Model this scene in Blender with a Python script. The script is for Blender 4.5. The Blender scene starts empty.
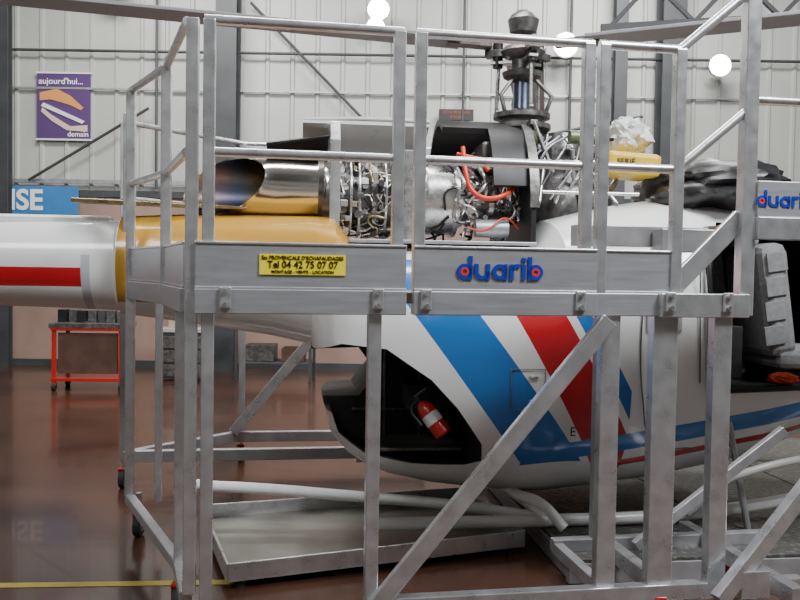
import bpy, bmesh, math, random
from mathutils import Vector, Matrix, Euler
random.seed(7)
SC=bpy.context.scene
COL=SC.collection

# ---------------- materials ----------------
def mat(name,col,metal=0.0,rough=0.5,var=0.0,scale=6.0,bump=0.0,coat=0.0,emit=0.0,stretch=None,spec=None):
    m=bpy.data.materials.new(name); m.use_nodes=True
    nt=m.node_tree; b=nt.nodes['Principled BSDF']
    b.inputs['Base Color'].default_value=(*col,1)
    b.inputs['Metallic'].default_value=metal
    b.inputs['Roughness'].default_value=rough
    if spec is not None: b.inputs['Specular IOR Level'].default_value=spec
    b.inputs['Coat Weight'].default_value=coat
    if emit>0:
        b.inputs['Emission Color'].default_value=(*col,1); b.inputs['Emission Strength'].default_value=emit
    if var>0 or bump>0:
        tc=nt.nodes.new('ShaderNodeTexCoord'); mp=nt.nodes.new('ShaderNodeMapping')
        if stretch: mp.inputs['Scale'].default_value=stretch
        nz=nt.nodes.new('ShaderNodeTexNoise'); nz.inputs['Scale'].default_value=scale; nz.inputs['Detail'].default_value=5
        nt.links.new(tc.outputs['Object'],mp.inputs[0]); nt.links.new(mp.outputs[0],nz.inputs['Vector'])
        if var>0:
            r=nt.nodes.new('ShaderNodeValToRGB')
            r.color_ramp.elements[0].position=.3; r.color_ramp.elements[1].position=.7
            r.color_ramp.elements[0].color=(*[c*(1-var) for c in col],1)
            r.color_ramp.elements[1].color=(*[min(1,c*(1+var)) for c in col],1)
            nt.links.new(nz.outputs['Fac'],r.inputs[0]); nt.links.new(r.outputs[0],b.inputs['Base Color'])
            mr=nt.nodes.new('ShaderNodeMapRange'); mr.inputs[3].default_value=max(0,rough-.1); mr.inputs[4].default_value=min(1,rough+.1)
            nt.links.new(nz.outputs['Fac'],mr.inputs[0]); nt.links.new(mr.outputs[0],b.inputs['Roughness'])
        if bump>0:
            bp=nt.nodes.new('ShaderNodeBump'); bp.inputs['Strength'].default_value=bump; bp.inputs['Distance'].default_value=.01
            nt.links.new(nz.outputs['Fac'],bp.inputs['Height']); nt.links.new(bp.outputs[0],b.inputs['Normal'])
    return m

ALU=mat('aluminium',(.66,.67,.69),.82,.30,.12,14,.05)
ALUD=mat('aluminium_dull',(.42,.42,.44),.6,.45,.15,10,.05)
KICK=mat('kickboard_alu',(.47,.48,.51),.65,.38,.08,5,.03,stretch=(1,1,12))
DECKM=mat('deck_ply',(.30,.22,.15),0,.6,.2,8)
CHROME=mat('exhaust_steel',(.84,.81,.76),1,.15,.05,3)
STEEL=mat('engine_steel',(.62,.61,.60),.9,.28,.2,20,.1)
DSTEEL=mat('dark_steel',(.16,.155,.15),.7,.4,.4,25,.2)
BLACK=mat('black_paint',(.012,.012,.013),.1,.45,.2,8)
RUBBER=mat('rubber',(.02,.02,.02),0,.8)
INT=mat('dark_interior',(.018,.018,.02),0,.6,.4,12)
RED=mat('red_paint',(.50,.015,.012),0,.35,coat=.4)
REDH=mat('red_hose',(.65,.06,.02),.1,.35)
BRASS=mat('brass',(.42,.33,.18),.9,.3,.2,15)
WHITE=mat('white_paint',(.80,.81,.80),0,.3,.03,4,coat=.3)
YEL=mat('yellow_cover',(.75,.48,.03),0,.45,.1,6)
YSIGN=mat('yellow_sign',(.92,.76,.02),0,.5)
BLUE=mat('blue_letter',(.008,.03,.33),0,.4)
REDL=mat('red_letter',(.7,.02,.03),0,.4)
BLK=mat('black_letter',(.01,.01,.01),0,.5)
WLET=mat('white_letter',(.9,.9,.9),0,.5)
GREYSEAT=mat('seat_fabric',(.24,.245,.25),0,.85,.15,30,.3)
TARP=mat('black_tarp',(.015,.015,.017),0,.35,.3,5,.4)
WRAP=mat('plastic_wrap',(.75,.77,.78),0,.25,.1,20,.9)
COLM=mat('column_grey',(.055,.06,.065),.2,.5,.2,3)
TRUSS=mat('truss_dark',(.04,.04,.045),.3,.5,.2,3)
GREEN=mat('primer_green',(.16,.20,.10),.3,.4,.3,10)
BLUEM=mat('mast_blue',(.10,.12,.17),.7,.3,.2,10)
CARD=mat('cardboard',(.45,.35,.25),0,.8,.1,5)
GREYB=mat('grey_plastic',(.4,.4,.4),0,.5,.1,5)
BLADE=mat('blade_grey',(.28,.28,.29),.1,.45,.08,3)
BLADEB=mat('blade_brown',(.16,.09,.05),.1,.35,.15,3)
BLUEP=mat('blue_panel',(.04,.19,.46),0,.4,.06,3)
LAMP=mat('lamp_glow',(1,.97,.92),0,.5,emit=90)

# ---------------- geometry helpers ----------------
def empty(name,loc=(0,0,0),rz=0):
    e=bpy.data.objects.new(name,None); e.empty_display_size=.1
    e.location=loc; e.rotation_euler=(0,0,rz); COL.objects.link(e); return e
def obj(name,me,m,parent=None,smooth=False):
    o=bpy.data.objects.new(name,me); COL.objects.link(o)
    if m: me.materials.append(m)
    if smooth:
        for p in me.polygons: p.use_smooth=True
        s=o.modifiers.new('es','EDGE_SPLIT'); s.split_angle=math.radians(40)
    if parent: o.parent=parent
    return o
def bev(o,w):
    b=o.modifiers.new('bv','BEVEL'); b.width=w; b.segments=2; b.limit_method='ANGLE'
def frame(p1,p2,ref=None):
    p1=Vector(p1);p2=Vector(p2); d=(p2-p1); L=d.length; d.normalize()
    r=Vector(ref) if ref is not None else Vector((0,0,1))
    if abs(d.dot(r))>.95: r=Vector((-.170,.985,0))
    s=r.cross(d).normalized(); t=d.cross(s).normalized()
    M=Matrix((( d.x,s.x,t.x,(p1.x+p2.x)/2),(d.y,s.y,t.y,(p1.y+p2.y)/2),(d.z,s.z,t.z,(p1.z+p2.z)/2),(0,0,0,1)))
    return M,L
def beam(name,p1,p2,w,h,m,parent=None,bv=.004):
    M,L=frame(p1,p2)
    bm=bmesh.new(); bmesh.ops.create_cube(bm,size=1)
    bmesh.ops.scale(bm,vec=(L,w,h),verts=bm.verts); bm.transform(M)
    me=bpy.data.meshes.new(name); bm.to_mesh(me); bm.free()
    o=obj(name,me,m,parent)
    if bv: bev(o,min(bv,w*.3,h*.3))
    return o
def box(name,c,s,m,parent=None,rot=(0,0,0),bv=.004):
    bm=bmesh.new(); bmesh.ops.create_cube(bm,size=1)
    bmesh.ops.scale(bm,vec=s,verts=bm.verts)
    bm.transform(Matrix.Translation(c)@Euler(rot).to_matrix().to_4x4())
    me=bpy.data.meshes.new(name); bm.to_mesh(me); bm.free()
    o=obj(name,me,m,parent)
    if bv: bev(o,min([bv]+[x*.3 for x in s]))
    return o
def cyl(name,p1,p2,r,m,parent=None,r2=None,seg=28,cap=True):
    p1=Vector(p1);p2=Vector(p2); d=p2-p1
    bm=bmesh.new(); bmesh.ops.create_cone(bm,cap_ends=cap,segments=seg,radius1=r,radius2=(r if r2 is None else r2),depth=d.length)
    q=Vector((0,0,1)).rotation_difference(d.normalized())
    bm.transform(Matrix.Translation((p1+p2)/2)@q.to_matrix().to_4x4())
    me=bpy.data.meshes.new(name); bm.to_mesh(me); bm.free()
    return obj(name,me,m,parent,True)
def lathe(name,prof,axis_p,axis_d,m,parent=None,seg=40):
    bm=bmesh.new(); d=Vector(axis_d).normalized()
    q=Vector((0,0,1)).rotation_difference(d).to_matrix()
    rings=[]
    for t,r in prof:
        rings.append([bm.verts.new(Vector(axis_p)+q@Vector((r*math.cos(a),r*math.sin(a),t))) for a in [2*math.pi*i/seg for i in range(seg)]])
    for a,b in zip(rings,rings[1:]):
        for i in range(seg):
            j=(i+1)%seg; bm.faces.new((a[i],a[j],b[j],b[i]))
    bmesh.ops.recalc_face_normals(bm,faces=bm.faces)
    me=bpy.data.meshes.new(name); bm.to_mesh(me); bm.free()
    return obj(name,me,m,parent,True)
def pipes(name,paths,r,m,parent=None,smoothc=True):
    cu=bpy.data.curves.new(name,'CURVE'); cu.dimensions='3D'; cu.bevel_depth=r; cu.bevel_resolution=3; cu.use_fill_caps=True
    for pts in paths:
        if smoothc and len(pts)>2:
            s=cu.splines.new('BEZIER'); s.bezier_points.add(len(pts)-1)
            for bp,p in zip(s.bezier_points,pts):
                bp.co=p; bp.handle_left_type=bp.handle_right_type='AUTO'
            s.resolution_u=8
        else:
            s=cu.splines.new('POLY'); s.points.add(len(pts)-1)
            for bp,p in zip(s.points,pts): bp.co=(*p,1)
    o=bpy.data.objects.new(name,cu); COL.objects.link(o); cu.materials.append(m)
    if parent: o.parent=parent
    return o
def text(name,body,loc,size,m,parent=None,rz=0,off=0.0,ext=.001,align='CENTER',sx=1.0,shear=0):
    cu=bpy.data.curves.new(name,'FONT'); cu.body=body; cu.size=size; cu.extrude=ext; cu.offset=off
    cu.align_x=align; cu.align_y='CENTER'; cu.shear=shear
    o=bpy.data.objects.new(name,cu); COL.objects.link(o); cu.materials.append(m)
    o.location=loc; o.rotation_euler=(math.pi/2,0,rz); o.scale=(sx,1,1)
    if parent: o.parent=parent
    return o
def prism(name,poly,z0,z1,m,parent=None,axis='Z',bv=0):
    bm=bmesh.new()
    def P(a,b,t):
        return {'Z':(a,b,t),'Y':(a,t,b),'X':(t,a,b)}[axis]
    lo=[bm.verts.new(P(a,b,z0)) for a,b in poly]; hi=[bm.verts.new(P(a,b,z1)) for a,b in poly]
    bm.faces.new(lo); bm.faces.new(hi[::-1]); n=len(poly)
    for i in range(n): bm.faces.new((lo[i],hi[i],hi[(i+1)%n],lo[(i+1)%n]))
    bmesh.ops.recalc_face_normals(bm,faces=bm.faces)
    me=bpy.data.meshes.new(name); bm.to_mesh(me); bm.free()
    o=obj(name,me,m,parent)
    if bv: bev(o,bv)
    return o
def arcband(name,cx,cz,ro,ri,a0,a1,y0,y1,m,parent,n=24,sx=1.0):
    outer=[(cx+sx*ro*math.cos(t),cz+ro*math.sin(t)) for t in [math.radians(a0+(a1-a0)*i/n) for i in range(n+1)]]
    inner=[(cx+sx*ri*math.cos(t),cz+ri*math.sin(t)) for t in [math.radians(a0+(a1-a0)*i/n) for i in range(n+1)]]
    bm=bmesh.new()
    V=[[bm.verts.new((x,y,z)) for x,z in L] for y in (y0,y1) for L in (outer,inner)]
    o0,i0,o1,i1=V
    for i in range(n):
        bm.faces.new((o0[i],o0[i+1],i0[i+1],i0[i])); bm.faces.new((o1[i],i1[i],i1[i+1],o1[i+1]))
        bm.faces.new((o0[i],o1[i],o1[i+1],o0[i+1])); bm.faces.new((i0[i],i0[i+1],i1[i+1],i1[i]))
    bmesh.ops.recalc_face_normals(bm,faces=bm.faces)
    me=bpy.data.meshes.new(name); bm.to_mesh(me); bm.free(); return obj(name,me,m,parent)
def blob(name,c,s,m,parent=None,noise=.15,seed=0):
    bm=bmesh.new(); bmesh.ops.create_icosphere(bm,subdivisions=4,radius=1)
    from mathutils import noise as nz
    for v in bm.verts:
        k=1+noise*nz.noise(v.co*2.3+Vector((seed,0,0)))+noise*.5*nz.noise(v.co*6+Vector((0,seed,0)))
        v.co=Vector((v.co.x*s[0]*k,v.co.y*s[1]*k,v.co.z*s[2]*k))+Vector(c)
    me=bpy.data.meshes.new(name); bm.to_mesh(me); bm.free()
    return obj(name,me,m,parent,True)

# ---------------- room ----------------
fl=mat('floor_epoxy',(.064,.029,.018),0,.20,.30,1.3,.02,coat=.15)
box('floor',(0,4,-.05),(20,18,.1),fl,bv=0)
pw=mat('panel_wall',(.46,.47,.45),.1,.5,.06,1.0,.02)
pinkw=mat('masonry_pink',(.30,.20,.165),0,.75,.12,2)
bm=bmesh.new(); xs=[]; x=-10
while x<10:
    xs+= [(x,0),(x+.30,0),(x+.32,-.03),(x+.36,-.03),(x+.38,0)]; x+=.38
xs=[p for p in xs if p[0]<=10]+[(10,0)]
lo=[bm.verts.new((a,13+b,2.6)) for a,b in xs]; hi=[bm.verts.new((a,13+b,7)) for a,b in xs]
bk=[bm.verts.new((a,13.15,z)) for a,z in ((-10,2.6),(10,2.6),(10,7),(-10,7))]
for i in range(len(xs)-1): bm.faces.new((lo[i],lo[i+1],hi[i+1],hi[i]))
bm.faces.new(bk)
me=bpy.data.meshes.new('wall_back'); bm.to_mesh(me); bm.free()
wb=obj('wall_back',me,pw)
box('wall_back_lower',(0,13.02,1.3),(20,.16,2.6),pinkw,bv=0)
box('wall_left',(-10.05,4,3.5),(.1,18,7),pw,bv=0)
box('wall_right',(10.05,4,3.5),(.1,18,7),pw,bv=0)
box('wall_front',(0,-5.05,3.5),(20,.1,7),pw,bv=0)
box('ceiling',(0,4,7.05),(20,18,.1),mat('ceiling_panel',(.25,.26,.26),0,.7),bv=0)
box('trim_1',(0,12.92,2.62),(20,.06,.10),COLM,bv=0)
box('trim_2',(-6.0,12.90,2.80),(6.0,.05,.06),ALUD,bv=0)
box('trim_3',(0,12.93,4.20),(20,.04,.03),ALUD,bv=0)
box('baseboard_back',(0,12.92,.05),(20,.03,.1),COLM,bv=0)
def hcol(x,y,w=.3):
    e=empty('steel_column',(x,y,0))
    box('web',(0,0,3.5),(.03,w,7),COLM,e,bv=0); box('flange_1',(0,-w/2,3.5),(w,.03,7),COLM,e,bv=0); box('flange_2',(0,w/2,3.5),(w,.03,7),COLM,e,bv=0)
hcol(-2.6,12.7); hcol(3.95,12.7,.34); hcol(3.2,12.7,.18); hcol(-5.9,12.7,.14)
c=empty('wall_conduit')
pipes('cables',[[(-2.3,12.85,5.5),(-.6,12.85,3.8)],[(-5.6,12.8,2.8),(-3.8,12.8,3.9)],[(-10,12.85,4.75),(10,12.85,4.75)],[(.9,12.85,2.7),(.9,12.85,7)],[(-3.7,12.85,2.7),(-3.7,12.85,7)],[(-6.2,12.85,2.7),(-6.2,12.85,7)],[(2.5,12.85,3.2),(2.5,12.85,7)],[(.2,12.85,3.2),(3.6,12.85,3.9)],[(5.1,12.85,2.7),(5.1,12.85,7)]],.022,COLM,c,False)
t=empty('roof_truss')
for z in (4.15,4.60): beam('chord',(2.1,9.2,z),(9.9,8.2,z+.3),.09,.09,TRUSS,t)
for i in range(9):
    a=2.2+i*.86; b=a+.43; f=lambda q:(q,9.2-(q-2.1)*.128,0)
    for (q1,z1,q2,z2) in ((a,4.17,b,4.62),(b,4.62,a+.86,4.17)):
        p=f(q1);r=f(q2); k1=(q1-2.1)*.0385;k2=(q2-2.1)*.0385
        beam('web_member',(q1,p[1],z1+k1),(q2,r[1],z2+k2),.045,.045,TRUSS,t)
for xh in (2.3,5.5,9.0): cyl('hanger',(xh,9.2-(xh-2.1)*.128,4.6+(xh-2.1)*.0385),(xh,9.2-(xh-2.1)*.128,7),.02,TRUSS,t)
for (x,z,y,s) in ((-.38,5.33,12.5,.17),(-.42,5.08,12.5,.14),(2.36,4.86,12.5,.19),(4.62,4.60,12.5,.17),(-4.25,5.62,12.5,.22)):
    e=empty('flood_lamp',(x,y,z))
    lathe('housing',[(0,0),(0,s*.7),(.05,s*.95),(.12,s),(.12,s*.9)],(0,.14,0),(0,-1,0),ALUD,e)
    lathe('lens',[(0,s*.9),(.02,s*.6),(.03,0)],(0,.02,0),(0,-1,0),LAMP,e)
    box('bracket',(0,.25,0),(.05,.2,.04),COLM,e)
e=empty('wall_poster',(-5.12,12.93,3.93))
pm=mat('poster_purple',(.085,.04,.15),0,.5)
box('sheet',(0,0,0),(.80,.02,.98),pm,e,bv=0)
box('edge_1',(0,-.005,.50),(.84,.03,.025),WHITE,e,bv=0); box('edge_2',(0,-.005,-.50),(.84,.03,.025),WHITE,e,bv=0)
handm=mat('poster_hand',(.65,.50,.40),0,.6); orm=mat('poster_orange',(.65,.28,.08),0,.6); dimred=mat('sign_red',(.35,.08,.03),0,.6)
prism('arm_1',[(-.36,.20),(-.1,.26),(.10,.16),(.30,-.02),(.26,-.06),(.10,.02),(-.2,.10),(-.36,.08)],-.02,-.012,orm,e,'Y')
prism('arm_2',[(.36,-.28),(.1,-.30),(-.2,-.12),(-.32,-.02),(-.34,-.08),(-.18,-.22),(.05,-.36),(.36,-.38)],-.02,-.012,handm,e,'Y')
prism('stick_1',[(-.34,.0),(-.30,.05),(.32,-.22),(.28,-.26)],-.024,-.014,WHITE,e,'Y')
text('title','aujourd\'hui...',(-.04,-.02,.37),.13,WLET,e,off=.001); text('foot','demain',(.22,-.02,-.42),.11,WLET,e,off=.001)
e=empty('notice_board',(.80,12.86,3.88)); box('board',(0,0,0),(.52,.03,.17),BLACK,e)
text('words','ZONE RESERVEE',(0,-.02,.035),.055,dimred,e); text('words_2','ATELIER',(0,-.02,-.035),.055,dimred,e)
prism('floor_marking',[(-1.95,3.98),(-.75,4.08),(-.75,4.14),(-1.95,4.04)],.001,.003,mat('line_yellow',(.42,.33,.05),0,.5,.2,8))

# tool trolley etc
e=empty('tool_trolley',(-3.82,10.6,0),.05)
TB=mat('trolley_brown',(.10,.05,.035),0,.6,.3,4)
for a in (-.40,.40):
    for b in (-.25,.25):
        box('leg',(a,b,.44),(.045,.045,.76),RED,e); cyl('wheel',(a-.02,b,.05),(a+.02,b,.05),.05,RUBBER,e)
box('top_tray',(0,0,.80),(.90,.6,.06),DSTEEL,e); box('shelf',(0,0,.14),(.86,.55,.04),RED,e)
box('panel',(0,-.22,.46),(.72,.02,.50),TB,e); box('rail',(0,-.28,.76),(.86,.03,.04),RED,e)
for i in range(7): box('item',(-.36+i*.12,-.05+random.random()*.1,.90+random.random()*.02),(.10,.16,.13+.06*random.random()),random.choice([BLACK,DSTEEL,DSTEEL,COLM]),e)
e=empty('parts_cabinet',(-2.95,11.6,0))
box('body',(0,0,.34),(.62,.4,.62),COLM,e)
for i in range(3): box('drawer',(0,-.21,.14+i*.19),(.56,.02,.16),DSTEEL,e)
box('lid',(0,0,.68),(.66,.44,.05),GREYB,e)
e=empty('cardboard_box',(-2.95,11.6,.705)); box('carton',(0,0,.09),(.34,.28,.18),CARD,e); box('tape',(0,0,.182),(.06,.28,.004),GREYB,e,bv=0)
e=empty('work_table',(-1.7,11.7,0))
box('top',(0,0,.78),(1.1,.6,.04),DSTEEL,e)
for a in (-.5,.5):
    for b in (-.26,.26): box('leg',(a,b,.38),(.04,.04,.76),COLM,e)
box('shelf',(0,0,.25),(1.02,.55,.03),COLM,e); box('crate',(-.2,0,.38),(.4,.35,.22),DSTEEL,e); box('bin',(.25,0,.36),(.3,.35,.18),TB,e)
e=empty('blue_lettered_panel',(-6.35,12.80,2.50))  # blue lettered panel, hung at the back wall as a stand-in
box('panel',(0,0,0),(3.0,.04,.42),BLUEP,e); text('letters','FRANCAISE',(.98,-.03,-.01),.42,WLET,e,off=.012,align='RIGHT')
for a in (-1.2,1.2): box('bracket',(a,.09,0),(.05,.14,.2),COLM,e)
e=empty('window_1',(-6.9,12.90,2.93)); box('frame',(0,0,0),(1.7,.04,.16),WHITE,e); box('glass',(0,-.02,0),(1.6,.02,.10),mat('glass_lit',(.7,.75,.75),0,.2,emit=.5),e)

# ---------------- scaffold ----------------
A0=Vector((-.80,3.40,0)); E=Vector((.9855,.170,0)); N=Vector((-.170,.9855,0)); RZ=math.atan2(.170,.9855)
S=empty('maintenance_scaffold')
def F(s,z,off=0):
    p=A0+E*s+N*off; return (p.x,p.y,z)
def post(name,s,z0,z1,w=.05,off=0,h=None,m=ALU): return beam(name,F(s,z0,off),F(s,z1,off),w,h or w,m,S)
ZT,ZM,ZKT,ZKB=2.52,2.0,1.635,1.355
for s0,s1 in ((.03,.795),(.885,1.615),(1.685,2.035)):
    post('guard_post',s0,ZKB,ZT,.048); post('guard_post',s1,ZKB,ZT,.048)
    cyl('top_rail',F(s0-.02,ZT),F(s1+.02,ZT),.02,ALU,S); cyl('mid_rail',F(s0,ZM),F(s1,ZM),.019,ALU,S)
post('corner_post',-.035,.22,ZT+.0,.05)
def kick(p,q,tag):
    p=Vector(p);q=Vector(q); up=Vector((0,0,1))
    beam('kickboard_'+tag,p+up*1.545,q+up*1.545,.02,.18,KICK,S)
    beam('deck_beam_'+tag,p+up*1.405,q+up*1.405,.05,.10,KICK,S)
    beam('lip_'+tag,p+up*1.637,q+up*1.637,.03,.012,ALU,S); beam('groove_'+tag,p+up*1.46,q+up*1.46,.03,.010,ALUD,S)
kick(F(-.02,0,-.03),F(.83,0,-.03),'a'); kick(F(.86,0,-.03),F(1.66,0,-.03),'b'); kick(F(1.66,0,-.0),F(2.05,0,-.0),'c')
beam('deck_beam_d',F(1.95,1.405,-.03),F(2.37,1.405,-.03),.05,.105,ALU,S)
B0=Vector((-1.16,4.2,0)); C0=Vector((-1.52,4.79,0)); A1=Vector(F(-.06,0,.04))
kick(A1,B0,'e'); kick(B0,C0,'f')
for s in (.10,.71,.91,1.58,1.99,2.26):
    p=F(s,1.42,-.062); o=box('joint_plate',(0,0,0),(.045,.012,.085),ALU,S); o.location=p; o.rotation_euler=(0,0,RZ)
    for dz in (-.025,.025): cyl('bolt',F(s,1.42+dz,-.08),F(s,1.42+dz,-.06),.010,STEEL,S,seg=6)
for P in (B0,C0):
    p=P.copy(); beam('guard_post',(p.x,p.y,.24 if P is C0 else ZKB),(p.x,p.y,ZT),.05,.05,ALU,S)
p2=C0+Vector((-.07,.16,0)); beam('guard_post',(p2.x,p2.y,ZKB),(p2.x,p2.y,ZT-.1),.045,.045,ALU,S)
for z in (ZT,ZM):
    cyl('side_rail',(A1.x,A1.y,z),(B0.x,B0.y,z),.019,ALU,S); cyl('side_rail',(B0.x,B0.y,z),(C0.x,C0.y,z),.019,ALU,S)
d1=F(.02,0,.02); dk=[(d1[0],d1[1])]+[F(s,0,o)[:2] for s,o in ((2.35,.02),(2.35,.45),(.6,.5))]+[(-.75,4.45),(-1.40,4.72),(-1.14,4.15)]
prism('deck',dk,1.40,1.445,DECKM,S)
post('leg',.03,.13,1.36,.05)
beam('leg',(-.96,3.72,.2),(-.96,3.72,1.36),.045,.045,ALU,S); beam('leg',(-1.36,4.8,.2),(-1.36,4.8,1.36),.04,.04,ALU,S)
post('leg',.705,.12,1.36,.055,.0,.06); post('leg',1.745,.14,1.36,.085,.02,.06); post('leg',2.0,.14,1.36,.115,.02,.06)
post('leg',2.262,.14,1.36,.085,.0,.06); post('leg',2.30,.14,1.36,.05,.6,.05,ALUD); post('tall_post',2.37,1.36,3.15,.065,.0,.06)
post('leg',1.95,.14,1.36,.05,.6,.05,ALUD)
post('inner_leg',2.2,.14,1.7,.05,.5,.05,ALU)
beam('diagonal_brace',F(1.72,1.34,-.04),F(.72,.14,-.04),.035,.075,ALU,S)
beam('base_beam',F(.70,.13),F(2.7,.13,.0),.06,.07,ALU,S)
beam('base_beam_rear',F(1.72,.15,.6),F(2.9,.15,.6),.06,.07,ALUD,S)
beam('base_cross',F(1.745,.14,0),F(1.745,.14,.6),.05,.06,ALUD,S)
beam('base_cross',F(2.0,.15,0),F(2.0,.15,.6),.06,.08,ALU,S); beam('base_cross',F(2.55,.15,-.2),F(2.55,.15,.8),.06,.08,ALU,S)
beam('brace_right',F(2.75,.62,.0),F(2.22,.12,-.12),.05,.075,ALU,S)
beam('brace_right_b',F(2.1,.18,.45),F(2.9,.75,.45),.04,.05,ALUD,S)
o=box('base_bracket',(0,0,0),(.14,.10,.12),ALU,S); o.location=F(2.40,.18,-.07); o.rotation_euler=(0,0,RZ)
beam('base_side',(-.85,3.40,.20),(-.96,3.72,.22),.05,.05,ALU,S); beam('base_side',(-.96,3.72,.22),(-1.52,4.79,.22),.05,.05,ALUD,S)
def caster(x,y,zt,parent=S,r=.06):
    cyl('caster_stem',(x,y,zt),(x,y,r*2+.0),.016,STEEL,parent)
    box('caster_fork',(x,y,r*2+.005),(.06,.07,.015),RED,parent)
    for dx in (-.026,.026): box('caster_cheek',(x+dx,y,r+.03),(.006,.05,.09),RED,parent)
    cyl('caster_wheel',(x-.018,y,r),(x+.018,y,r),r,RUBBER,parent); cyl('caster_hub',(x-.022,y,r),(x+.022,y,r),r*.5,GREYB,parent)
for x,y in ((-1.47,4.80),(-.96,3.72),(-1.9,5.85)): caster(x,y,.25,r=.065)
for x,y in (F(.03,0)[:2],F(.705,0)[:2],F(2.0,0)[:2],F(2.6,0,.4)[:2]): caster(x,y,.14,r=.05)
kx=lambda s,z,o=-.03:F(s,z,o)
beam('upper_kick',kx(2.40,1.88),kx(3.6,1.88),.025,.16,KICK,S); beam('upper_beam',kx(2.40,1.75),kx(3.6,1.75),.05,.10,ALU,S)
cyl('upper_rail',F(2.37,2.32),F(3.6,2.32),.02,ALU,S); cyl('upper_top_rail',F(2.37,2.83),F(3.6,2.83),.02,ALU,S)
post('upper_post',3.5,.0,2.85,.06)
cyl('stair_rail_mid',F(2.035,2.0),F(2.37,2.28),.02,ALU,S); cyl('stair_rail_top',F(2.035,ZT),F(2.40,2.83),.021,ALU,S)
beam('stair_stringer',F(2.02,1.46,.02),F(2.36,1.80,.02),.03,.085,ALU,S)
beam('step_beam',F(1.72,1.72,.40),F(2.4,1.72,.40),.08,.10,ALUD,S); prism('upper_deck',[F(2.42,0,0)[:2],F(3.5,0,0)[:2],F(3.5,0,.45)[:2],F(2.42,0,.45)[:2]],1.74,1.78,DECKM,S)
beam('step_plate',F(2.10,1.70,.30),F(2.37,1.70,.30),.10,.11,KICK,S)
for x,y,z1 in ((-1.9,5.85,2.52),(-1.25,6.75,2.52),(0.2,6.9,2.52),(1.6,7.05,2.52)):
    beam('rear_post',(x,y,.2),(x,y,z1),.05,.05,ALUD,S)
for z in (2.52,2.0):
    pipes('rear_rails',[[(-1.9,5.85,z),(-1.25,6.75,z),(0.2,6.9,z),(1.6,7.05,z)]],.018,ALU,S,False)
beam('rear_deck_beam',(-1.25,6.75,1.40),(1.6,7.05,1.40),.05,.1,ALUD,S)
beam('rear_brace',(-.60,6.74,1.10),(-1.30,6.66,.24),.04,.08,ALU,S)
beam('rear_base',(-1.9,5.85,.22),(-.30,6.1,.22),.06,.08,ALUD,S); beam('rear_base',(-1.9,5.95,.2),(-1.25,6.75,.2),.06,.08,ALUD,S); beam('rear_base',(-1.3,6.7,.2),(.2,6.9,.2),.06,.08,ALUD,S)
caster(-1.25,6.75,.25); caster(1.6,7.05,.25)
sg=box('yellow_sign',(0,0,0),(.345,.004,.082),YSIGN,S,bv=0); sg.location=F(.405,1.555,-.044); sg.rotation_euler=(0,0,RZ)
p=F(.405,1.582,-.048); text('sign_line_1','Ets PROVENÇALE D\'ECHAFAUDAGES',p,.0215,BLK,S,RZ,off=.0002,sx=.93)
p=F(.405,1.554,-.048); text('sign_line_2','Tel 04 42 75 07 07',p,.040,BLK,S,RZ,off=.0006,sx=.92)
p=F(.405,1.526,-.048); text('sign_line_3','MONTAGE - VENTE - LOCATION',p,.017,BLK,S,RZ,off=.0002)
def logo(s,z,k=1.0):
    L=empty('logo_lettering',F(s,z,-.043),RZ); L.parent=S; L.scale=(k,1,k)
    r,w,hh=.033,.0165,.066
    y0,y1=-.004,.002
    st=lambda x,z0,z1:prism('stem',[(x-w/2,z0),(x+w/2,z0),(x+w/2,z1),(x-w/2,z1)],y0,y1,BLUE,L,'Y')
    ar=lambda cx,a0,a1,cz=r:arcband('bowl',cx,cz,r,r-w,a0,a1,y0,y1,BLUE,L)
    x=-.17
    ar(x,0,360); st(x+r-w/2,0,.098); arcband('accent',x,r,r-w+.001,r-w-.007,0,360,y0-.001,y1,REDL,L)
    x+=.076; ar(x,180,360); st(x-r+w/2,r,hh); st(x+r-w/2,0,hh)
    x+=.076; ar(x,0,360); st(x+r-w/2,0,hh)
    x+=.056; st(x-.004,0,hh); arcband('bowl',x+.020,.036,.032,.032-w,60,170,y0,y1,BLUE,L)
    x+=.048; st(x,0,hh); st(x,.076,.094)
    x+=.052; st(x-r+w/2,0,.098); ar(x,0,360); arcband('accent',x,r,r-w+.001,r-w-.007,0,360,y0-.001,y1,REDL,L)
logo(1.245,1.505,1.0); logo(2.545,1.845,.75)

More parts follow.
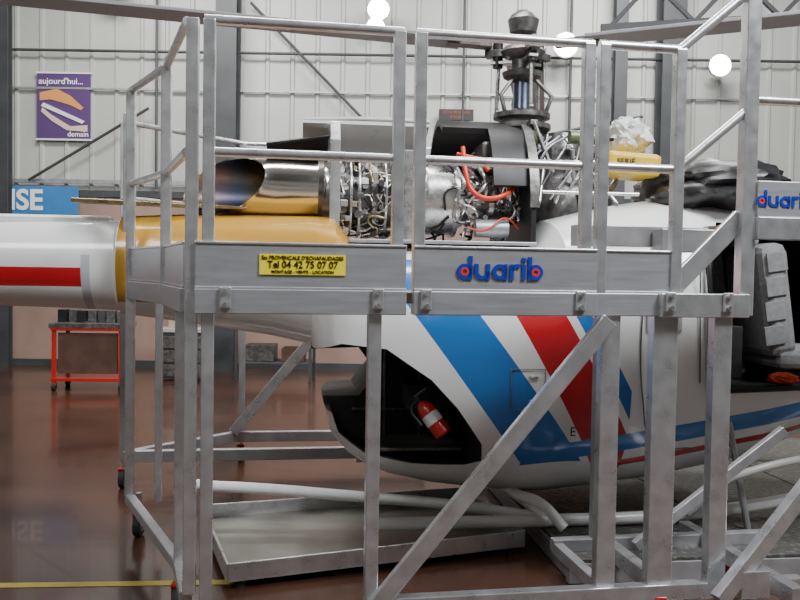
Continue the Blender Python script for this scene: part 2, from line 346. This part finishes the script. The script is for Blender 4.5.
# ---------------- helicopter ----------------
HY=math.radians(7)
H=empty('helicopter',(0,5.35,0),HY)
def livery():
    m=bpy.data.materials.new('helicopter_livery'); m.use_nodes=True; nt=m.node_tree; b=nt.nodes['Principled BSDF']
    b.inputs['Roughness'].default_value=.25; b.inputs['Coat Weight'].default_value=.5
    tc=nt.nodes.new('ShaderNodeTexCoord'); sp=nt.nodes.new('ShaderNodeSeparateXYZ'); nt.links.new(tc.outputs['Object'],sp.inputs[0])
    X,Z=sp.outputs[0],sp.outputs[2]
    def M(op,a,bb):
        n=nt.nodes.new('ShaderNodeMath'); n.operation=op
        for i,v in enumerate((a,bb)):
            if isinstance(v,(int,float)): n.inputs[i].default_value=v
            else: nt.links.new(v,n.inputs[i])
        return n.outputs[0]
    def lin(kx,kz,k): return M('ADD',M('ADD',M('MULTIPLY',X,kx),M('MULTIPLY',Z,kz)),k)
    def band(q,a,c): return M('MULTIPLY',M('GREATER_THAN',q,a),M('LESS_THAN',q,c))
    cur=[None]
    def layer(mask,col):
        mx=nt.nodes.new('ShaderNodeMix'); mx.data_type='RGBA'
        nt.links.new(mask,mx.inputs['Factor'])
        if cur[0] is None: mx.inputs['A'].default_value=(.80,.81,.80,1)
        else: nt.links.new(cur[0],mx.inputs['A'])
        mx.inputs['B'].default_value=(*col,1); cur[0]=mx.outputs['Result']
    bl=(.02,.16,.48); rd=(.50,.012,.02)
    low=M('LESS_THAN',Z,1.60)
    q=lin(1,.73,-.73*1.285); q2=lin(1,.55,-.55*1.285)
    layer(M('MULTIPLY',M('MULTIPLY',band(q,.0,.35),low),M('GREATER_THAN',Z,.50)),bl)
    layer(M('MULTIPLY',M('MULTIPLY',band(q2,.54,.81),low),M('LESS_THAN',X,1.16)),rd)
    layer(M('MULTIPLY',M('MULTIPLY',band(q2,.86,.95),low),M('LESS_THAN',X,1.16)),bl)
    z=lin(-.155,1,.155*.87)
    layer(M('MULTIPLY',band(z,.52,.62),M('GREATER_THAN',X,.58)),bl)
    layer(M('MULTIPLY',band(z,.42,.46),M('GREATER_THAN',X,1.08)),rd)
    layer(M('MULTIPLY',band(Z,1.415,1.525),M('LESS_THAN',X,-1.88)),rd)
    layer(M('MULTIPLY',band(lin(1,.0,0),-1.88,-1.83),M('LESS_THAN',Z,1.60)),(.5,.52,.55))
    layer(M('MULTIPLY',band(X,-1.68,-.33),M('GREATER_THAN',Z,1.33)),(.50,.27,.04))
    nt.links.new(cur[0],b.inputs['Base Color'])
    return m
LIV=livery()
secs=[
(-5.2,1.45,1.72,.12,2),(-4,1.38,1.75,.17,2),(-2.6,1.30,1.79,.225,2),(-1.70,1.27,1.81,.25,2.1),(-1.685,1.25,1.84,.28,2.1),(-1.3,1.20,1.86,.33,2.3),(-.8,1.13,1.86,.42,2.6),
(-.56,1.08,1.86,.50,2.8),(-.47,.70,1.86,.60,2.8),(-.43,.55,1.86,.64,2.8),(-.33,.43,1.72,.68,2.8),(-.25,.38,1.69,.71,2.8),(-.1,.31,1.69,.76,2.8),(.15,.26,1.69,.83,2.8),(.5,.22,1.69,.88,2.8),(.74,.21,1.69,.9,2.9),(.84,.21,1.86,.9,2.9),
(1.1,.24,1.93,.92,2.9),(1.5,.29,2.0,.92,2.9),(2.0,.38,2.03,.90,2.8),(2.4,.50,1.98,.84,2.6),(2.8,.66,1.75,.70,2.4),(3.1,.84,1.42,.48,2.2),(3.25,1.0,1.25,.22,2)]
bm=bmesh.new(); NS=64; rings=[]
for x,zb,zt,hw,n in secs:
    zc=(zb+zt)/2; hh=(zt-zb)/2; r=[]
    for i in range(NS):
        a=2*math.pi*i/NS; c_,s_=math.cos(a),math.sin(a)
        r.append(bm.verts.new((x,hw*math.copysign(abs(c_)**(2/n),c_),zc+hh*math.copysign(abs(s_)**(2/n),s_))))
    rings.append(r)
for a,b in zip(rings,rings[1:]):
    for i in range(NS):
        j=(i+1)%NS; bm.faces.new((a[i],a[j],b[j],b[i]))
bm.faces.new(rings[0]); bm.faces.new(rings[-1][::-1])
bmesh.ops.recalc_face_normals(bm,faces=bm.faces)
me=bpy.data.meshes.new('fuselage'); bm.to_mesh(me); bm.free()
fus=bpy.data.objects.new('fuselage',me); COL.objects.link(fus); me.materials.append(LIV); fus.parent=H
def cut(poly,y0,y1):
    c=prism('cutter',poly,y0,y1,INT,H,'Y')
    bpy.context.view_layer.update()
    md=fus.modifiers.new('b','BOOLEAN'); md.operation='DIFFERENCE'; md.object=c; md.solver='EXACT'; md.material_mode='TRANSFER'
    return c
cs=[cut([(-.40,1.13),(-.16,1.11),(.08,.95),(.22,.80),(.36,.60),(.37,.50),(.28,.47),(0,.46),(-.26,.50),(-.40,.60),(-.44,.72),(-.8,.72),(-.8,1.0)],-1.3,-.08),
    cut([(-.8,1.04),(-.26,1.06),(-.14,.9),(-.26,.76),(-.8,.76)],-1.4,1.4),
    cut([(1.60,.90),(1.58,1.6),(1.72,1.84),(2.3,1.84),(2.62,1.55),(2.7,1.1),(2.5,.92)],-1.3,.62)]
dg=bpy.context.evaluated_depsgraph_get()
nm=bpy.data.meshes.new_from_object(fus.evaluated_get(dg)); fus.modifiers.clear(); fus.data=nm
for c_ in cs: bpy.data.objects.remove(c_)
for p in nm.polygons: p.use_smooth=True
es=fus.modifiers.new('es','EDGE_SPLIT'); es.split_angle=math.radians(32)
for (x,z) in ((.62,.85),(.62,.98),(1.3,1.2),(1.3,.98)): box('latch',(x,-.90,z),(.05,.02,.012),STEEL,H)
pipes('door_seam',[[(1.22,-.915,1.62),(1.22,-.925,.85),(1.30,-.90,.62),(1.55,-.88,.58)],[(1.52,-.93,1.7),(1.54,-.93,.95)]],.004,DSTEEL,H)
pipes('hatch_seam',[[(.50,-.887,.80),(.50,-.887,1.02),(.68,-.902,1.02),(.68,-.902,.80),(.50,-.887,.80)]],.003,DSTEEL,H,False)
box('window_post_panel',(1.33,-.925,1.38),(.2,.01,.3),GREYB,H,bv=.004)
text('marking','E',(.84,-.90,.68),.07,BLK,H)
pipes('door_rim',[[(1.60,-.93,.90),(1.58,-.94,1.4),(1.60,-.90,1.65),(1.74,-.80,1.83)],[(1.60,-.92,.90),(2.5,-.84,.92)]],.014,BLACK,H)
box('hold_shelf',(.05,-.35,.52),(.5,.4,.02),DSTEEL,H)
box('hold_box',(.12,-.3,.80),(.25,.25,.14),INT,H)
pipes('hold_ribs',[[(-.10,-.10,.5),(-.10,-.10,1.1)],[(.12,-.10,.5),(.12,-.10,.95)],[(-.3,-.10,.68),(.3,-.10,.68)]],.012,DSTEEL,H,False)
lathe('refuel_port',[(0,.05),(.012,.045),(.012,0)],(.98,-.62,1.80),(-.1,-.75,.65),GREYB,H)
prism('tail_fin',[(-5.3,1.5),(-4.7,1.55),(-5.1,2.5),(-5.5,2.5)],-.03,.03,WHITE,H,'Y',.01)
prism('lower_fin',[(-5.3,1.5),(-4.8,1.45),(-5.2,.8),(-5.45,.8)],-.03,.03,WHITE,H,'Y',.01)
box('tailplane',(-4.3,0,1.6),(.35,2.0,.05),WHITE,H,bv=.02)
box('tail_rotor_blade',(-5.2,-.16,1.65),(.12,.02,1.7),BLADE,H,bv=.006)
box('driveshaft_cover',(-2.9,0,1.81),(2.3,.12,.05),WHITE,H,bv=.02)
for i,yy in enumerate((-.12,.02,.16)):
    prism('folded_blade_%d'%i,[(-1.95+i*.06,1.905+i*.012),(-.95,1.885+i*.012),(-.95,1.90+i*.012),(-1.95+i*.06,1.93+i*.012)],yy-.06,yy+.06,[BRASS,BLADEB,BLACK][i],H,'Y',.003)
# exhaust nozzle with scarfed mouth
HEAT=bpy.data.materials.new('heat_tinted_steel'); HEAT.use_nodes=True; nt=HEAT.node_tree; b=nt.nodes['Principled BSDF']
b.inputs['Metallic'].default_value=1; b.inputs['Roughness'].default_value=.3
tc=nt.nodes.new('ShaderNodeTexCoord'); sp=nt.nodes.new('ShaderNodeSeparateXYZ'); rp_=nt.nodes.new('ShaderNodeValToRGB'); mr=nt.nodes.new('ShaderNodeMapRange')
nt.links.new(tc.outputs['Object'],sp.inputs[0]); nt.links.new(sp.outputs[0],mr.inputs[0]); mr.inputs[1].default_value=-1.3; mr.inputs[2].default_value=-.6
nt.links.new(mr.outputs[0],rp_.inputs[0]); nt.links.new(rp_.outputs[0],b.inputs['Base Color'])
cr=rp_.color_ramp; cr.elements[0].color=(.50,.36,.22,1); cr.elements[1].color=(.02,.02,.02,1)
for pp,cc in ((.2,(.38,.28,.34)),(.38,(.16,.20,.32)),(.55,(.16,.13,.08)),(.7,(.06,.05,.04))):
    el=cr.elements.new(pp); el.color=(*cc,1)
seg=56; zc=2.03
cutx=lambda a:-1.10-.24*math.cos(a)+.10*math.sin(a)
def ringpts(xf,r): return [(xf(a),r*math.cos(a),zc+r*math.sin(a)) for a in [2*math.pi*i/seg for i in range(seg)]]
def tubemesh(name,L,m,cap=False):
    bm=bmesh.new(); R=[[bm.verts.new(p) for p in l] for l in L]
    for a,b in zip(R,R[1:]):
        for i in range(seg):
            j=(i+1)%seg; bm.faces.new((a[i],a[j],b[j],b[i]))
    if cap: bm.faces.new(R[-1])
    bmesh.ops.recalc_face_normals(bm,faces=bm.faces)
    me=bpy.data.meshes.new(name); bm.to_mesh(me); bm.free(); return obj(name,me,m,H,True)
tubemesh('exhaust_nozzle',[ringpts(lambda a:-.46,.165),ringpts(lambda a:-.50,.182),ringpts(lambda a:-.54,.172),ringpts(lambda a:-.68,.178),ringpts(lambda a:-.78,.180),ringpts(lambda a:cutx(a)+.02,.182),ringpts(cutx,.186),ringpts(cutx,.176)],CHROME)
tubemesh('exhaust_liner',[ringpts(cutx,.176),ringpts(lambda a:-.76,.166),ringpts(lambda a:-.5,.14)],HEAT,True)
lathe('exhaust_clamp',[(-.035,.165),(-.035,.19),(.0,.19),(.0,.165)],(-.49,0,zc),(1,0,0),DSTEEL,H)
def EL(name,prof,m): return lathe(name,prof,(0,0,1.99),(1,0,0),m,H)
EL('turbine_case',[(-.50,.0),(-.50,.17),(-.44,.19),(-.40,.19),(-.40,.22),(-.37,.22),(-.37,.18),(-.2,.2),(-.2,.225),(-.17,.225),(-.17,.2),(-.05,.19),(-.05,.215),(-.02,.215),(-.02,.17),(.08,.17),(.08,0)],DSTEEL)
EL('combustor_case',[(.08,.0),(.08,.22),(.10,.235),(.14,.235),(.14,.228),(.30,.228),(.30,.24),(.33,.24),(.33,.2),(.42,.15),(.42,0)],STEEL)
EL('compressor_case',[(.40,0),(.40,.13),(.5,.15),(.52,.19),(.55,.19),(.56,.14),(.74,.14),(.74,0)],STEEL)
for i in range(24):
    a=2*math.pi*i/24
    for x in (-.385,-.185,.09,.315): cyl('bolt',(x-.02,.215*math.cos(a),1.99+.215*math.sin(a)),(x+.02,.215*math.cos(a),1.99+.215*math.sin(a)),.008,STEEL,H,seg=6)
prism('engine_mount',[(-.28,1.70),(-.28,2.30),(-.20,2.42),(.2,2.42),(.28,2.30),(.28,1.70),(.235,1.70),(.235,2.28),(.18,2.37),(-.18,2.37),(-.235,2.28),(-.235,1.70)],-.46,-.40,ALU,H,'X',.004)
prism('engine_mount_front',[(-.3,1.70),(-.3,2.25),(-.25,2.25),(-.25,1.70)],-.02,.03,STEEL,H,'X',.004)
def arch(name,x0,x1,r0,zbase,m,y0=.0,thick=.025,a0=0,a1=180,hs=1.0,n=24,r1=None):
    bm=bmesh.new(); L=[]
    for xx,rb in ((x0,r0),(x1,r1 or r0)):
        for rr in (rb,rb-thick):
            L.append([bm.verts.new((xx,y0+rr*math.cos(t),zbase+rr*hs*math.sin(t))) for t in [math.radians(a0+(a1-a0)*i/n) for i in range(n+1)]])
    o0,i0,o1,i1=L
    for i in range(n):
        bm.faces.new((o0[i],o0[i+1],o1[i+1],o1[i])); bm.faces.new((i0[i],i1[i],i1[i+1],i0[i+1]))
        bm.faces.new((o0[i],i0[i],i0[i+1],o0[i+1])); bm.faces.new((o1[i],o1[i+1],i1[i+1],i1[i]))
    for k in (0,n): bm.faces.new((o0[k],o1[k],i1[k],i0[k]))
    bmesh.ops.recalc_face_normals(bm,faces=bm.faces)
    me=bpy.data.meshes.new(name); bm.to_mesh(me); bm.free(); return obj(name,me,m,H,True)
arch('firewall_shroud',.22,.72,.40,1.90,BLACK,a0=20,a1=118,hs=1.45)
arch('firewall_shroud_side',.50,.72,.40,1.90,BLACK,a0=110,a1=165,hs=1.45)
prism('firewall',[(-.42,1.70)]+[(-.42*math.cos(t),1.92+.57*math.sin(t)) for t in [math.pi*i/20 for i in range(21)]]+[(.42,1.70)],.72,.75,BLACK,H,'X')
arch('firewall_rim',.71,.765,.435,1.92,DSTEEL,a0=0,a1=180,hs=1.33,thick=.02)
arch('rear_cowl',-.84,-.46,.20,2.08,BLACK,a0=20,a1=110,hs=1.15,thick=.012,r1=.25)
arch('open_cowl',-.62,.18,.42,1.92,WHITE,a0=10,a1=80,hs=1.35,thick=.02)
pipes('cowl_edge',[[(-.62,.08,2.475),(-.2,.07,2.49),(.18,.07,2.485)]],.012,WHITE,H)
# engine clutter
rnd=random.Random(3)
def rp(x0,x1,rr=(.2,.3),wa=40):
    out=[]; a=rnd.uniform(120,260); x=rnd.uniform(x0,x1)
    for k in range(rnd.randint(3,4)):
        r=rnd.uniform(*rr); t=math.radians(a)
        out.append((max(x0,min(x1,x)),r*math.cos(t),max(1.71,1.99+r*math.sin(t))))
        a+=rnd.uniform(-wa,wa); x+=rnd.uniform(-.12,.12); a=max(95,min(265,a))
    return out
pipes('fuel_lines',[rp(-.4,.1,(.21,.25)) for _ in range(30)],.005,STEEL,H)
pipes('manifold_rings',[[(x,r*math.cos(math.radians(q)),1.99+r*math.sin(math.radians(q))) for q in range(60,301,20)] for x,r in ((-.33,.24),(-.28,.25),(-.12,.245),(.05,.25),(.0,.235))],.009,STEEL,H)
pipes('oil_lines',[rp(-.38,.12,(.22,.27),60) for _ in range(10)],.009,BRASS,H)
pipes('harness',[rp(-.4,.7,(.22,.30)) for _ in range(18)],.007,BLACK,H)
pipes('air_lines',[rp(.30,.68,(.16,.32)) for _ in range(20)],.010,STEEL,H)
pipes('red_hose',[[(.33,-.28,2.28),(.34,-.34,2.12),(.37,-.36,2.02),(.45,-.38,1.97),(.56,-.37,1.99),(.64,-.30,2.04)],[(.30,-.25,2.24),(.42,-.30,2.20),(.48,-.33,2.14)]],.015,REDH,H)
pipes('thin_red',[[(.36,-.3,1.8),(.45,-.34,1.78),(.6,-.3,1.86),(.68,-.28,1.8)]],.006,REDH,H)
for i in range(110):
    x=rnd.uniform(-.38,.06) if i<66 else rnd.uniform(.38,.70); a=math.radians(rnd.uniform(110,265)); r=rnd.uniform(.18,.26)
    c0=(x,r*math.cos(a),max(1.75,1.99+r*math.sin(a))); s=rnd.uniform(.015,.042)
    mm=rnd.choice([STEEL,STEEL,DSTEEL,DSTEEL,BLACK,ALUD,BRASS])
    if rnd.random()<.4: box('accessory',c0,(s*1.3,s,s*1.1),mm,H,rot=(a,0,0),bv=.005)
    else: cyl('accessory',c0,(c0[0],c0[1]-s*1.3,c0[2]+rnd.uniform(-.02,.03)),s*.55,mm,H,seg=16)
cyl('starter_generator',(.42,-.24,1.80),(.62,-.24,1.80),.055,ALUD,H); box('oil_tank',(.56,-.08,2.26),(.2,.3,.14),DSTEEL,H,bv=.02)
cyl('bleed_valve',(.38,-.16,2.20),(.60,-.16,2.20),.05,STEEL,H)
box('engine_tray',(.2,0,1.705),(1.1,.9,.02),ALUD,H)
lathe('main_gearbox',[(1.85,.0),(1.85,.25),(2.0,.27),(2.08,.24),(2.16,.18),(2.3,.14),(2.42,.10),(2.42,0)],(1.02,0,0),(0,0,1),DSTEEL,H)
cyl('hydraulic_tank',(1.0,-.24,2.37),(1.18,-.24,2.37),.04,GREEN,H)
for i in range(56):
    a=math.radians(rnd.uniform(170,350)); r=rnd.uniform(.18,.34); z=rnd.uniform(1.94,2.38); s=rnd.uniform(.02,.045)
    c0=(1.02+r*math.cos(a),r*math.sin(a),z)
    mm=rnd.choice([STEEL,GREEN,ALUD,BLACK,DSTEEL,STEEL])
    if rnd.random()<.5: box('control_part',c0,(s*1.6,s,s),mm,H,rot=(0,0,a))
    else: cyl('control_part',c0,(c0[0]+rnd.uniform(-.05,.05),c0[1]-.03,c0[2]+s*2),s*.4,mm,H,seg=12)
pipes('gearbox_struts',[[(.80,-.3,1.95),(.90,-.1,2.4)],[(1.3,-.3,1.95),(1.0,-.1,2.4)],[(.85,-.34,2.2),(1.4,-.34,2.22)],[(.8,-.36,2.02),(1.4,-.36,2.02)]],.012,STEEL,H,False)
pipes('gearbox_lines',[[(1.02+.3*math.cos(a),.3*math.sin(a)-.03,rnd.uniform(1.95,2.1)),(1.02+.36*math.cos(a+.5),.3*math.sin(a+.5),rnd.uniform(2.1,2.3)),(1.0+.2*math.cos(a+1),.2*math.sin(a+1),2.38)] for a in [math.radians(q) for q in range(170,340,14)]],.007,ALUD,H)
# mast, swashplate, hub
MX=.76
lathe('mast',[(2.25,.0),(2.25,.13),(2.38,.10),(2.48,.06),(2.80,.055),(2.95,.05),(3.12,.04),(3.12,0)],(MX,0,0),(0,0,1),BLUEM,H)
lathe('swashplate',[(2.42,.0),(2.42,.16),(2.44,.185),(2.47,.185),(2.48,.14),(2.50,.14),(2.51,.18),(2.54,.18),(2.55,.11),(2.60,0)],(MX,0,0),(0,0,1),DSTEEL,H)
lathe('hub_lower',[(2.74,0),(2.74,.06),(2.77,.12),(2.80,.13),(2.82,.07),(2.88,.07),(2.90,.12),(2.93,.14),(2.96,.12),(2.98,.06),(3.03,.05),(3.05,.085),(3.13,.10),(3.16,.08),(3.19,.04),(3.19,0)],(MX,0,0),(0,0,1),DSTEEL,H)
for k in range(3):
    a=math.radians(k*120+35); ca,sa=math.cos(a),math.sin(a)
    pipes('pitch_link',[[(MX+.165*ca,.165*sa,2.52),(MX+.15*ca,.15*sa,2.92)]],.012,STEEL,H,False)
    for zz in (2.56,2.88): cyl('rod_end',(MX+.16*ca-.012,.16*sa,zz),(MX+.16*ca+.012,.16*sa,zz),.022,DSTEEL,H,seg=14)
    pipes('scissor',[[(MX+.15*math.cos(a+1),.15*math.sin(a+1),2.53),(MX+.19*math.cos(a+1),.19*math.sin(a+1),2.64),(MX+.06*math.cos(a+1),.06*math.sin(a+1),2.78)]],.014,DSTEEL,H,False)
    beam('swash_lug',(MX,0,2.455),(MX+.23*ca,.23*sa,2.455),.05,.03,DSTEEL,H)
    pipes('servo_rod',[[(MX+.22*ca,.22*sa,2.46),(MX+.12+.22*ca,.24*sa,2.15)]],.014,STEEL,H,False)
    beam('hub_arm',(MX,0,2.93),(MX+.24*ca,.24*sa,2.93),.07,.045,DSTEEL,H); beam('hub_plate',(MX,0,2.87),(MX+.2*ca,.2*sa,2.87),.06,.02,ALU,H)
    cyl('damper',(MX+.16*ca,.16*sa,2.84),(MX+.16*ca,.16*sa,3.0),.032,BLACK,H); cyl('hub_bolt',(MX+.2*ca,.2*sa,2.9),(MX+.2*ca,.2*sa,2.99),.018,STEEL,H)
for k,(dx,dy,dz) in enumerate(((-1,.10,.05),(1,-.50,.02),(.30,1,.02))):
    d=Vector((dx,dy,0)).normalized(); p=Vector((MX,0,2.97))+d*.2; q=Vector((MX,0,2.97))+d*4.2+Vector((0,0,dz*6))
    dd=(q-p).normalized()
    beam('rotor_blade_%d'%k,p+dd*.2,q,.26,.022,BLADE,H); beam('blade_cuff_%d'%k,p,p+dd*.28,.10,.042,DSTEEL,H)
box('yellow_cover',(1.36,-.25,2.20),(.34,.3,.14),YEL,H,rot=(0,.06,0),bv=.03); text('cover_text','SERIE',(1.30,-.405,2.21),.05,BLK,H)
blob('plastic_wrap',(1.42,-.1,2.40),(.14,.15,.12),WRAP,H,.35,4)
blob('black_tarp',(1.90,-.30,2.05),(.44,.50,.19),TARP,H,.22,2)
# cabin seats
def seat(x,y,z):
    e=empty('pilot_seat',(x,y,z)); e.parent=H
    box('back',(0,0,.42),(.17,.46,.66),GREYSEAT,e,rot=(0,-.15,0),bv=.05)
    for k in range(4): box('stitch_pad',(-.03+.0*k,-.235,.22+k*.14),(.12,.012,.11),GREYSEAT,e,rot=(0,-.15,0),bv=.005)
    box('headrest',(-.12,0,.78),(.09,.26,.10),GREYSEAT,e,rot=(0,-.15,0),bv=.04)
    box('cushion',(.24,0,.08),(.46,.46,.12),GREYSEAT,e,bv=.05); box('pedestal',(.2,0,-.03),(.36,.34,.12),BLACK,e)
    pipes('belt',[[(-.02,-.12,.75),(.10,-.12,.45),(.14,-.1,.16)],[(-.02,.12,.75),(.10,.12,.45),(.14,.1,.16)]],.015,BLACK,e)
seat(2.10,-.52,.98); seat(2.10,.22,.98)
box('rear_bulkhead_box',(1.78,-.45,1.1),(.2,.6,.3),INT,H)
blob('orange_pouch',(2.10,-.80,.955),(.09,.05,.035),REDH,H,.3,5)
# landing gear
pipes('skids',[[(-.2,-.78,.165),(.3,-.78,.165),(.72,-.78,.165),(1.6,-.78,.19),(2.3,-.78,.28),(2.9,-.78,.42),(3.1,-.78,.52)],[(-.2,.85,.165),(.7,.85,.165),(2.3,.85,.18),(3.1,.85,.35)]],.035,WHITE,H)
pipes('cross_tubes',[[(.50,-.2,.27),(.60,-.50,.27),(.74,-.78,.18)],[(.50,-.2,.27),(.55,.4,.30),(.6,.85,.18)],[(1.95,-.2,.42),(1.9,-.5,.40),(1.75,-.78,.22)],[(1.95,.2,.42),(1.9,.5,.40),(1.8,.85,.19)]],.034,WHITE,H)
pipes('step_tube',[[(1.55,-.82,.2),(1.70,-.95,.42),(1.8,-.98,.47),(2.3,-.95,.56)]],.022,WHITE,H)
pipes('outrigger_leg',[[(.60,-.66,.28),(.70,-.84,.27),(.80,-.92,.16)]],.030,WHITE,H)
pipes('rear_skid_tail',[[(-1.32,-.30,.22),(-1.26,-.32,.27),(-1.1,-.33,.27),(-.3,-.45,.23),(.25,-.6,.21),(.7,-.76,.18)]],.032,WHITE,H)
cyl('support_strut',(1.72,-.80,1.0),(1.86,-.90,.13),.018,ALUD,H)

# fire extinguisher
fe=empty('fire_extinguisher',(.19,4.68,.72)); fe.rotation_euler=(math.radians(-15),math.radians(-38),0)
lathe('body',[(-.11,0),(-.11,.04),(-.10,.05),(.06,.05),(.09,.036),(.11,.018),(.11,0)],(0,0,0),(0,0,1),RED,fe)
cyl('valve',(0,0,.10),(0,0,.15),.018,BLACK,fe); box('handle',(.03,0,.155),(.09,.02,.015),BLACK,fe); pipes('hose',[[(0,0,.13),(-.06,-.02,.11),(-.07,-.03,0)]],.009,BLACK,fe)
lathe('label',[(-.03,.0512),(.03,.0512)],(0,0,0),(0,0,1),WHITE,fe)

# tread-plate platform
tp=bpy.data.materials.new('tread_plate'); tp.use_nodes=True; nt=tp.node_tree; b=nt.nodes['Principled BSDF']
tc=nt.nodes.new('ShaderNodeTexCoord'); ck=nt.nodes.new('ShaderNodeTexVoronoi'); ck.inputs['Scale'].default_value=26
nt.links.new(tc.outputs['Object'],ck.inputs[0]); rr=nt.nodes.new('ShaderNodeValToRGB'); rr.color_ramp.elements[0].color=(.20,.20,.18,1); rr.color_ramp.elements[1].color=(.08,.08,.075,1); rr.color_ramp.elements[1].position=.5
nt.links.new(ck.outputs[0],rr.inputs[0]); nt.links.new(rr.outputs[0],b.inputs['Base Color']); b.inputs['Metallic'].default_value=.3; b.inputs['Roughness'].default_value=.5
bp=nt.nodes.new('ShaderNodeBump'); bp.inputs['Strength'].default_value=.5; bp.inputs['Distance'].default_value=.01; nt.links.new(ck.outputs[0],bp.inputs['Height']); nt.links.new(bp.outputs[0],b.inputs['Normal'])
e=empty('landing_platform',(0,5.35,0),HY)
for i in range(4): box('plate_%d'%i,(.92+i*1.0+.3,.15,.11),(.985,2.9,.03),tp,e)
box('frame_front',(2.7,-1.28,.055),(4.0,.05,.10),ALUD,e); box('frame_left',(.74,.15,.055),(.05,2.9,.10),ALUD,e); box('frame_back',(2.7,1.58,.055),(4.0,.05,.10),ALUD,e)

# drip tray
TR=[Vector((-.80,4.00,0)),Vector((.70,4.60,0)),Vector((.42,5.50,0)),Vector((-1.16,5.0,0))]
e=empty('drip_tray')
traym=mat('tray_metal',(.30,.29,.26),.7,.4,.25,4,.05)
prism('base',[(v.x,v.y) for v in TR],.045,.055,traym,e)
for i in range(4):
    a,b_=TR[i],TR[(i+1)%4]; beam('rim_%d'%i,a+Vector((0,0,.085)),b_+Vector((0,0,.085)),.015,.09,ALU,e)
for v in TR:
    w=v*.92+(sum(TR,Vector())/4)*.08; cyl('foot',(w.x,w.y,0),(w.x,w.y,.05),.03,RUBBER,e)

# ---------------- lights ----------------
def area(name,loc,rot,size,energy,col=(1,1,1),sy=None):
    l=bpy.data.lights.new(name,'AREA'); l.energy=energy; l.size=size; l.color=col
    if sy: l.shape='RECTANGLE'; l.size_y=sy
    o=bpy.data.objects.new(name,l); o.location=loc; o.rotation_euler=rot; COL.objects.link(o); return o
area('unseen_overhead_light',(-3,9.5,6.6),(math.radians(25),0,0),2.5,340,(1,.97,.93),1)
area('unseen_overhead_light',(3,9.5,6.6),(math.radians(25),0,0),2.5,420,(1,.98,.95),1)
area('unseen_overhead_light',(0,5.5,6.6),(0,0,0),3,300,(1,.98,.96),1)
area('unseen_overhead_light',(3.5,1.5,6.2),(math.radians(35),math.radians(15),0),2.5,680,(.95,.98,1),1.5)  # unseen light added high near the camera, from the right
area('unseen_overhead_light',(-3.5,0,6.2),(math.radians(40),0,0),2.5,230,(.97,.98,1),1.5)  # added front left light, raised to brighten the open cowl
w=bpy.data.worlds.new('world'); SC.world=w; w.use_nodes=True
w.node_tree.nodes['Background'].inputs[0].default_value=(.6,.65,.7,1); w.node_tree.nodes['Background'].inputs[1].default_value=.3

cd=bpy.data.cameras.new('camera'); cam=bpy.data.objects.new('camera',cd); COL.objects.link(cam)
cd.sensor_width=36; cd.lens=36*850/800; cd.clip_start=.05
cam.matrix_world=Matrix.Translation((0,0,1.54))@Matrix.Rotation(math.radians(87.98),4,'X')@Matrix.Rotation(math.radians(.9),4,'Z')
SC.camera=cam
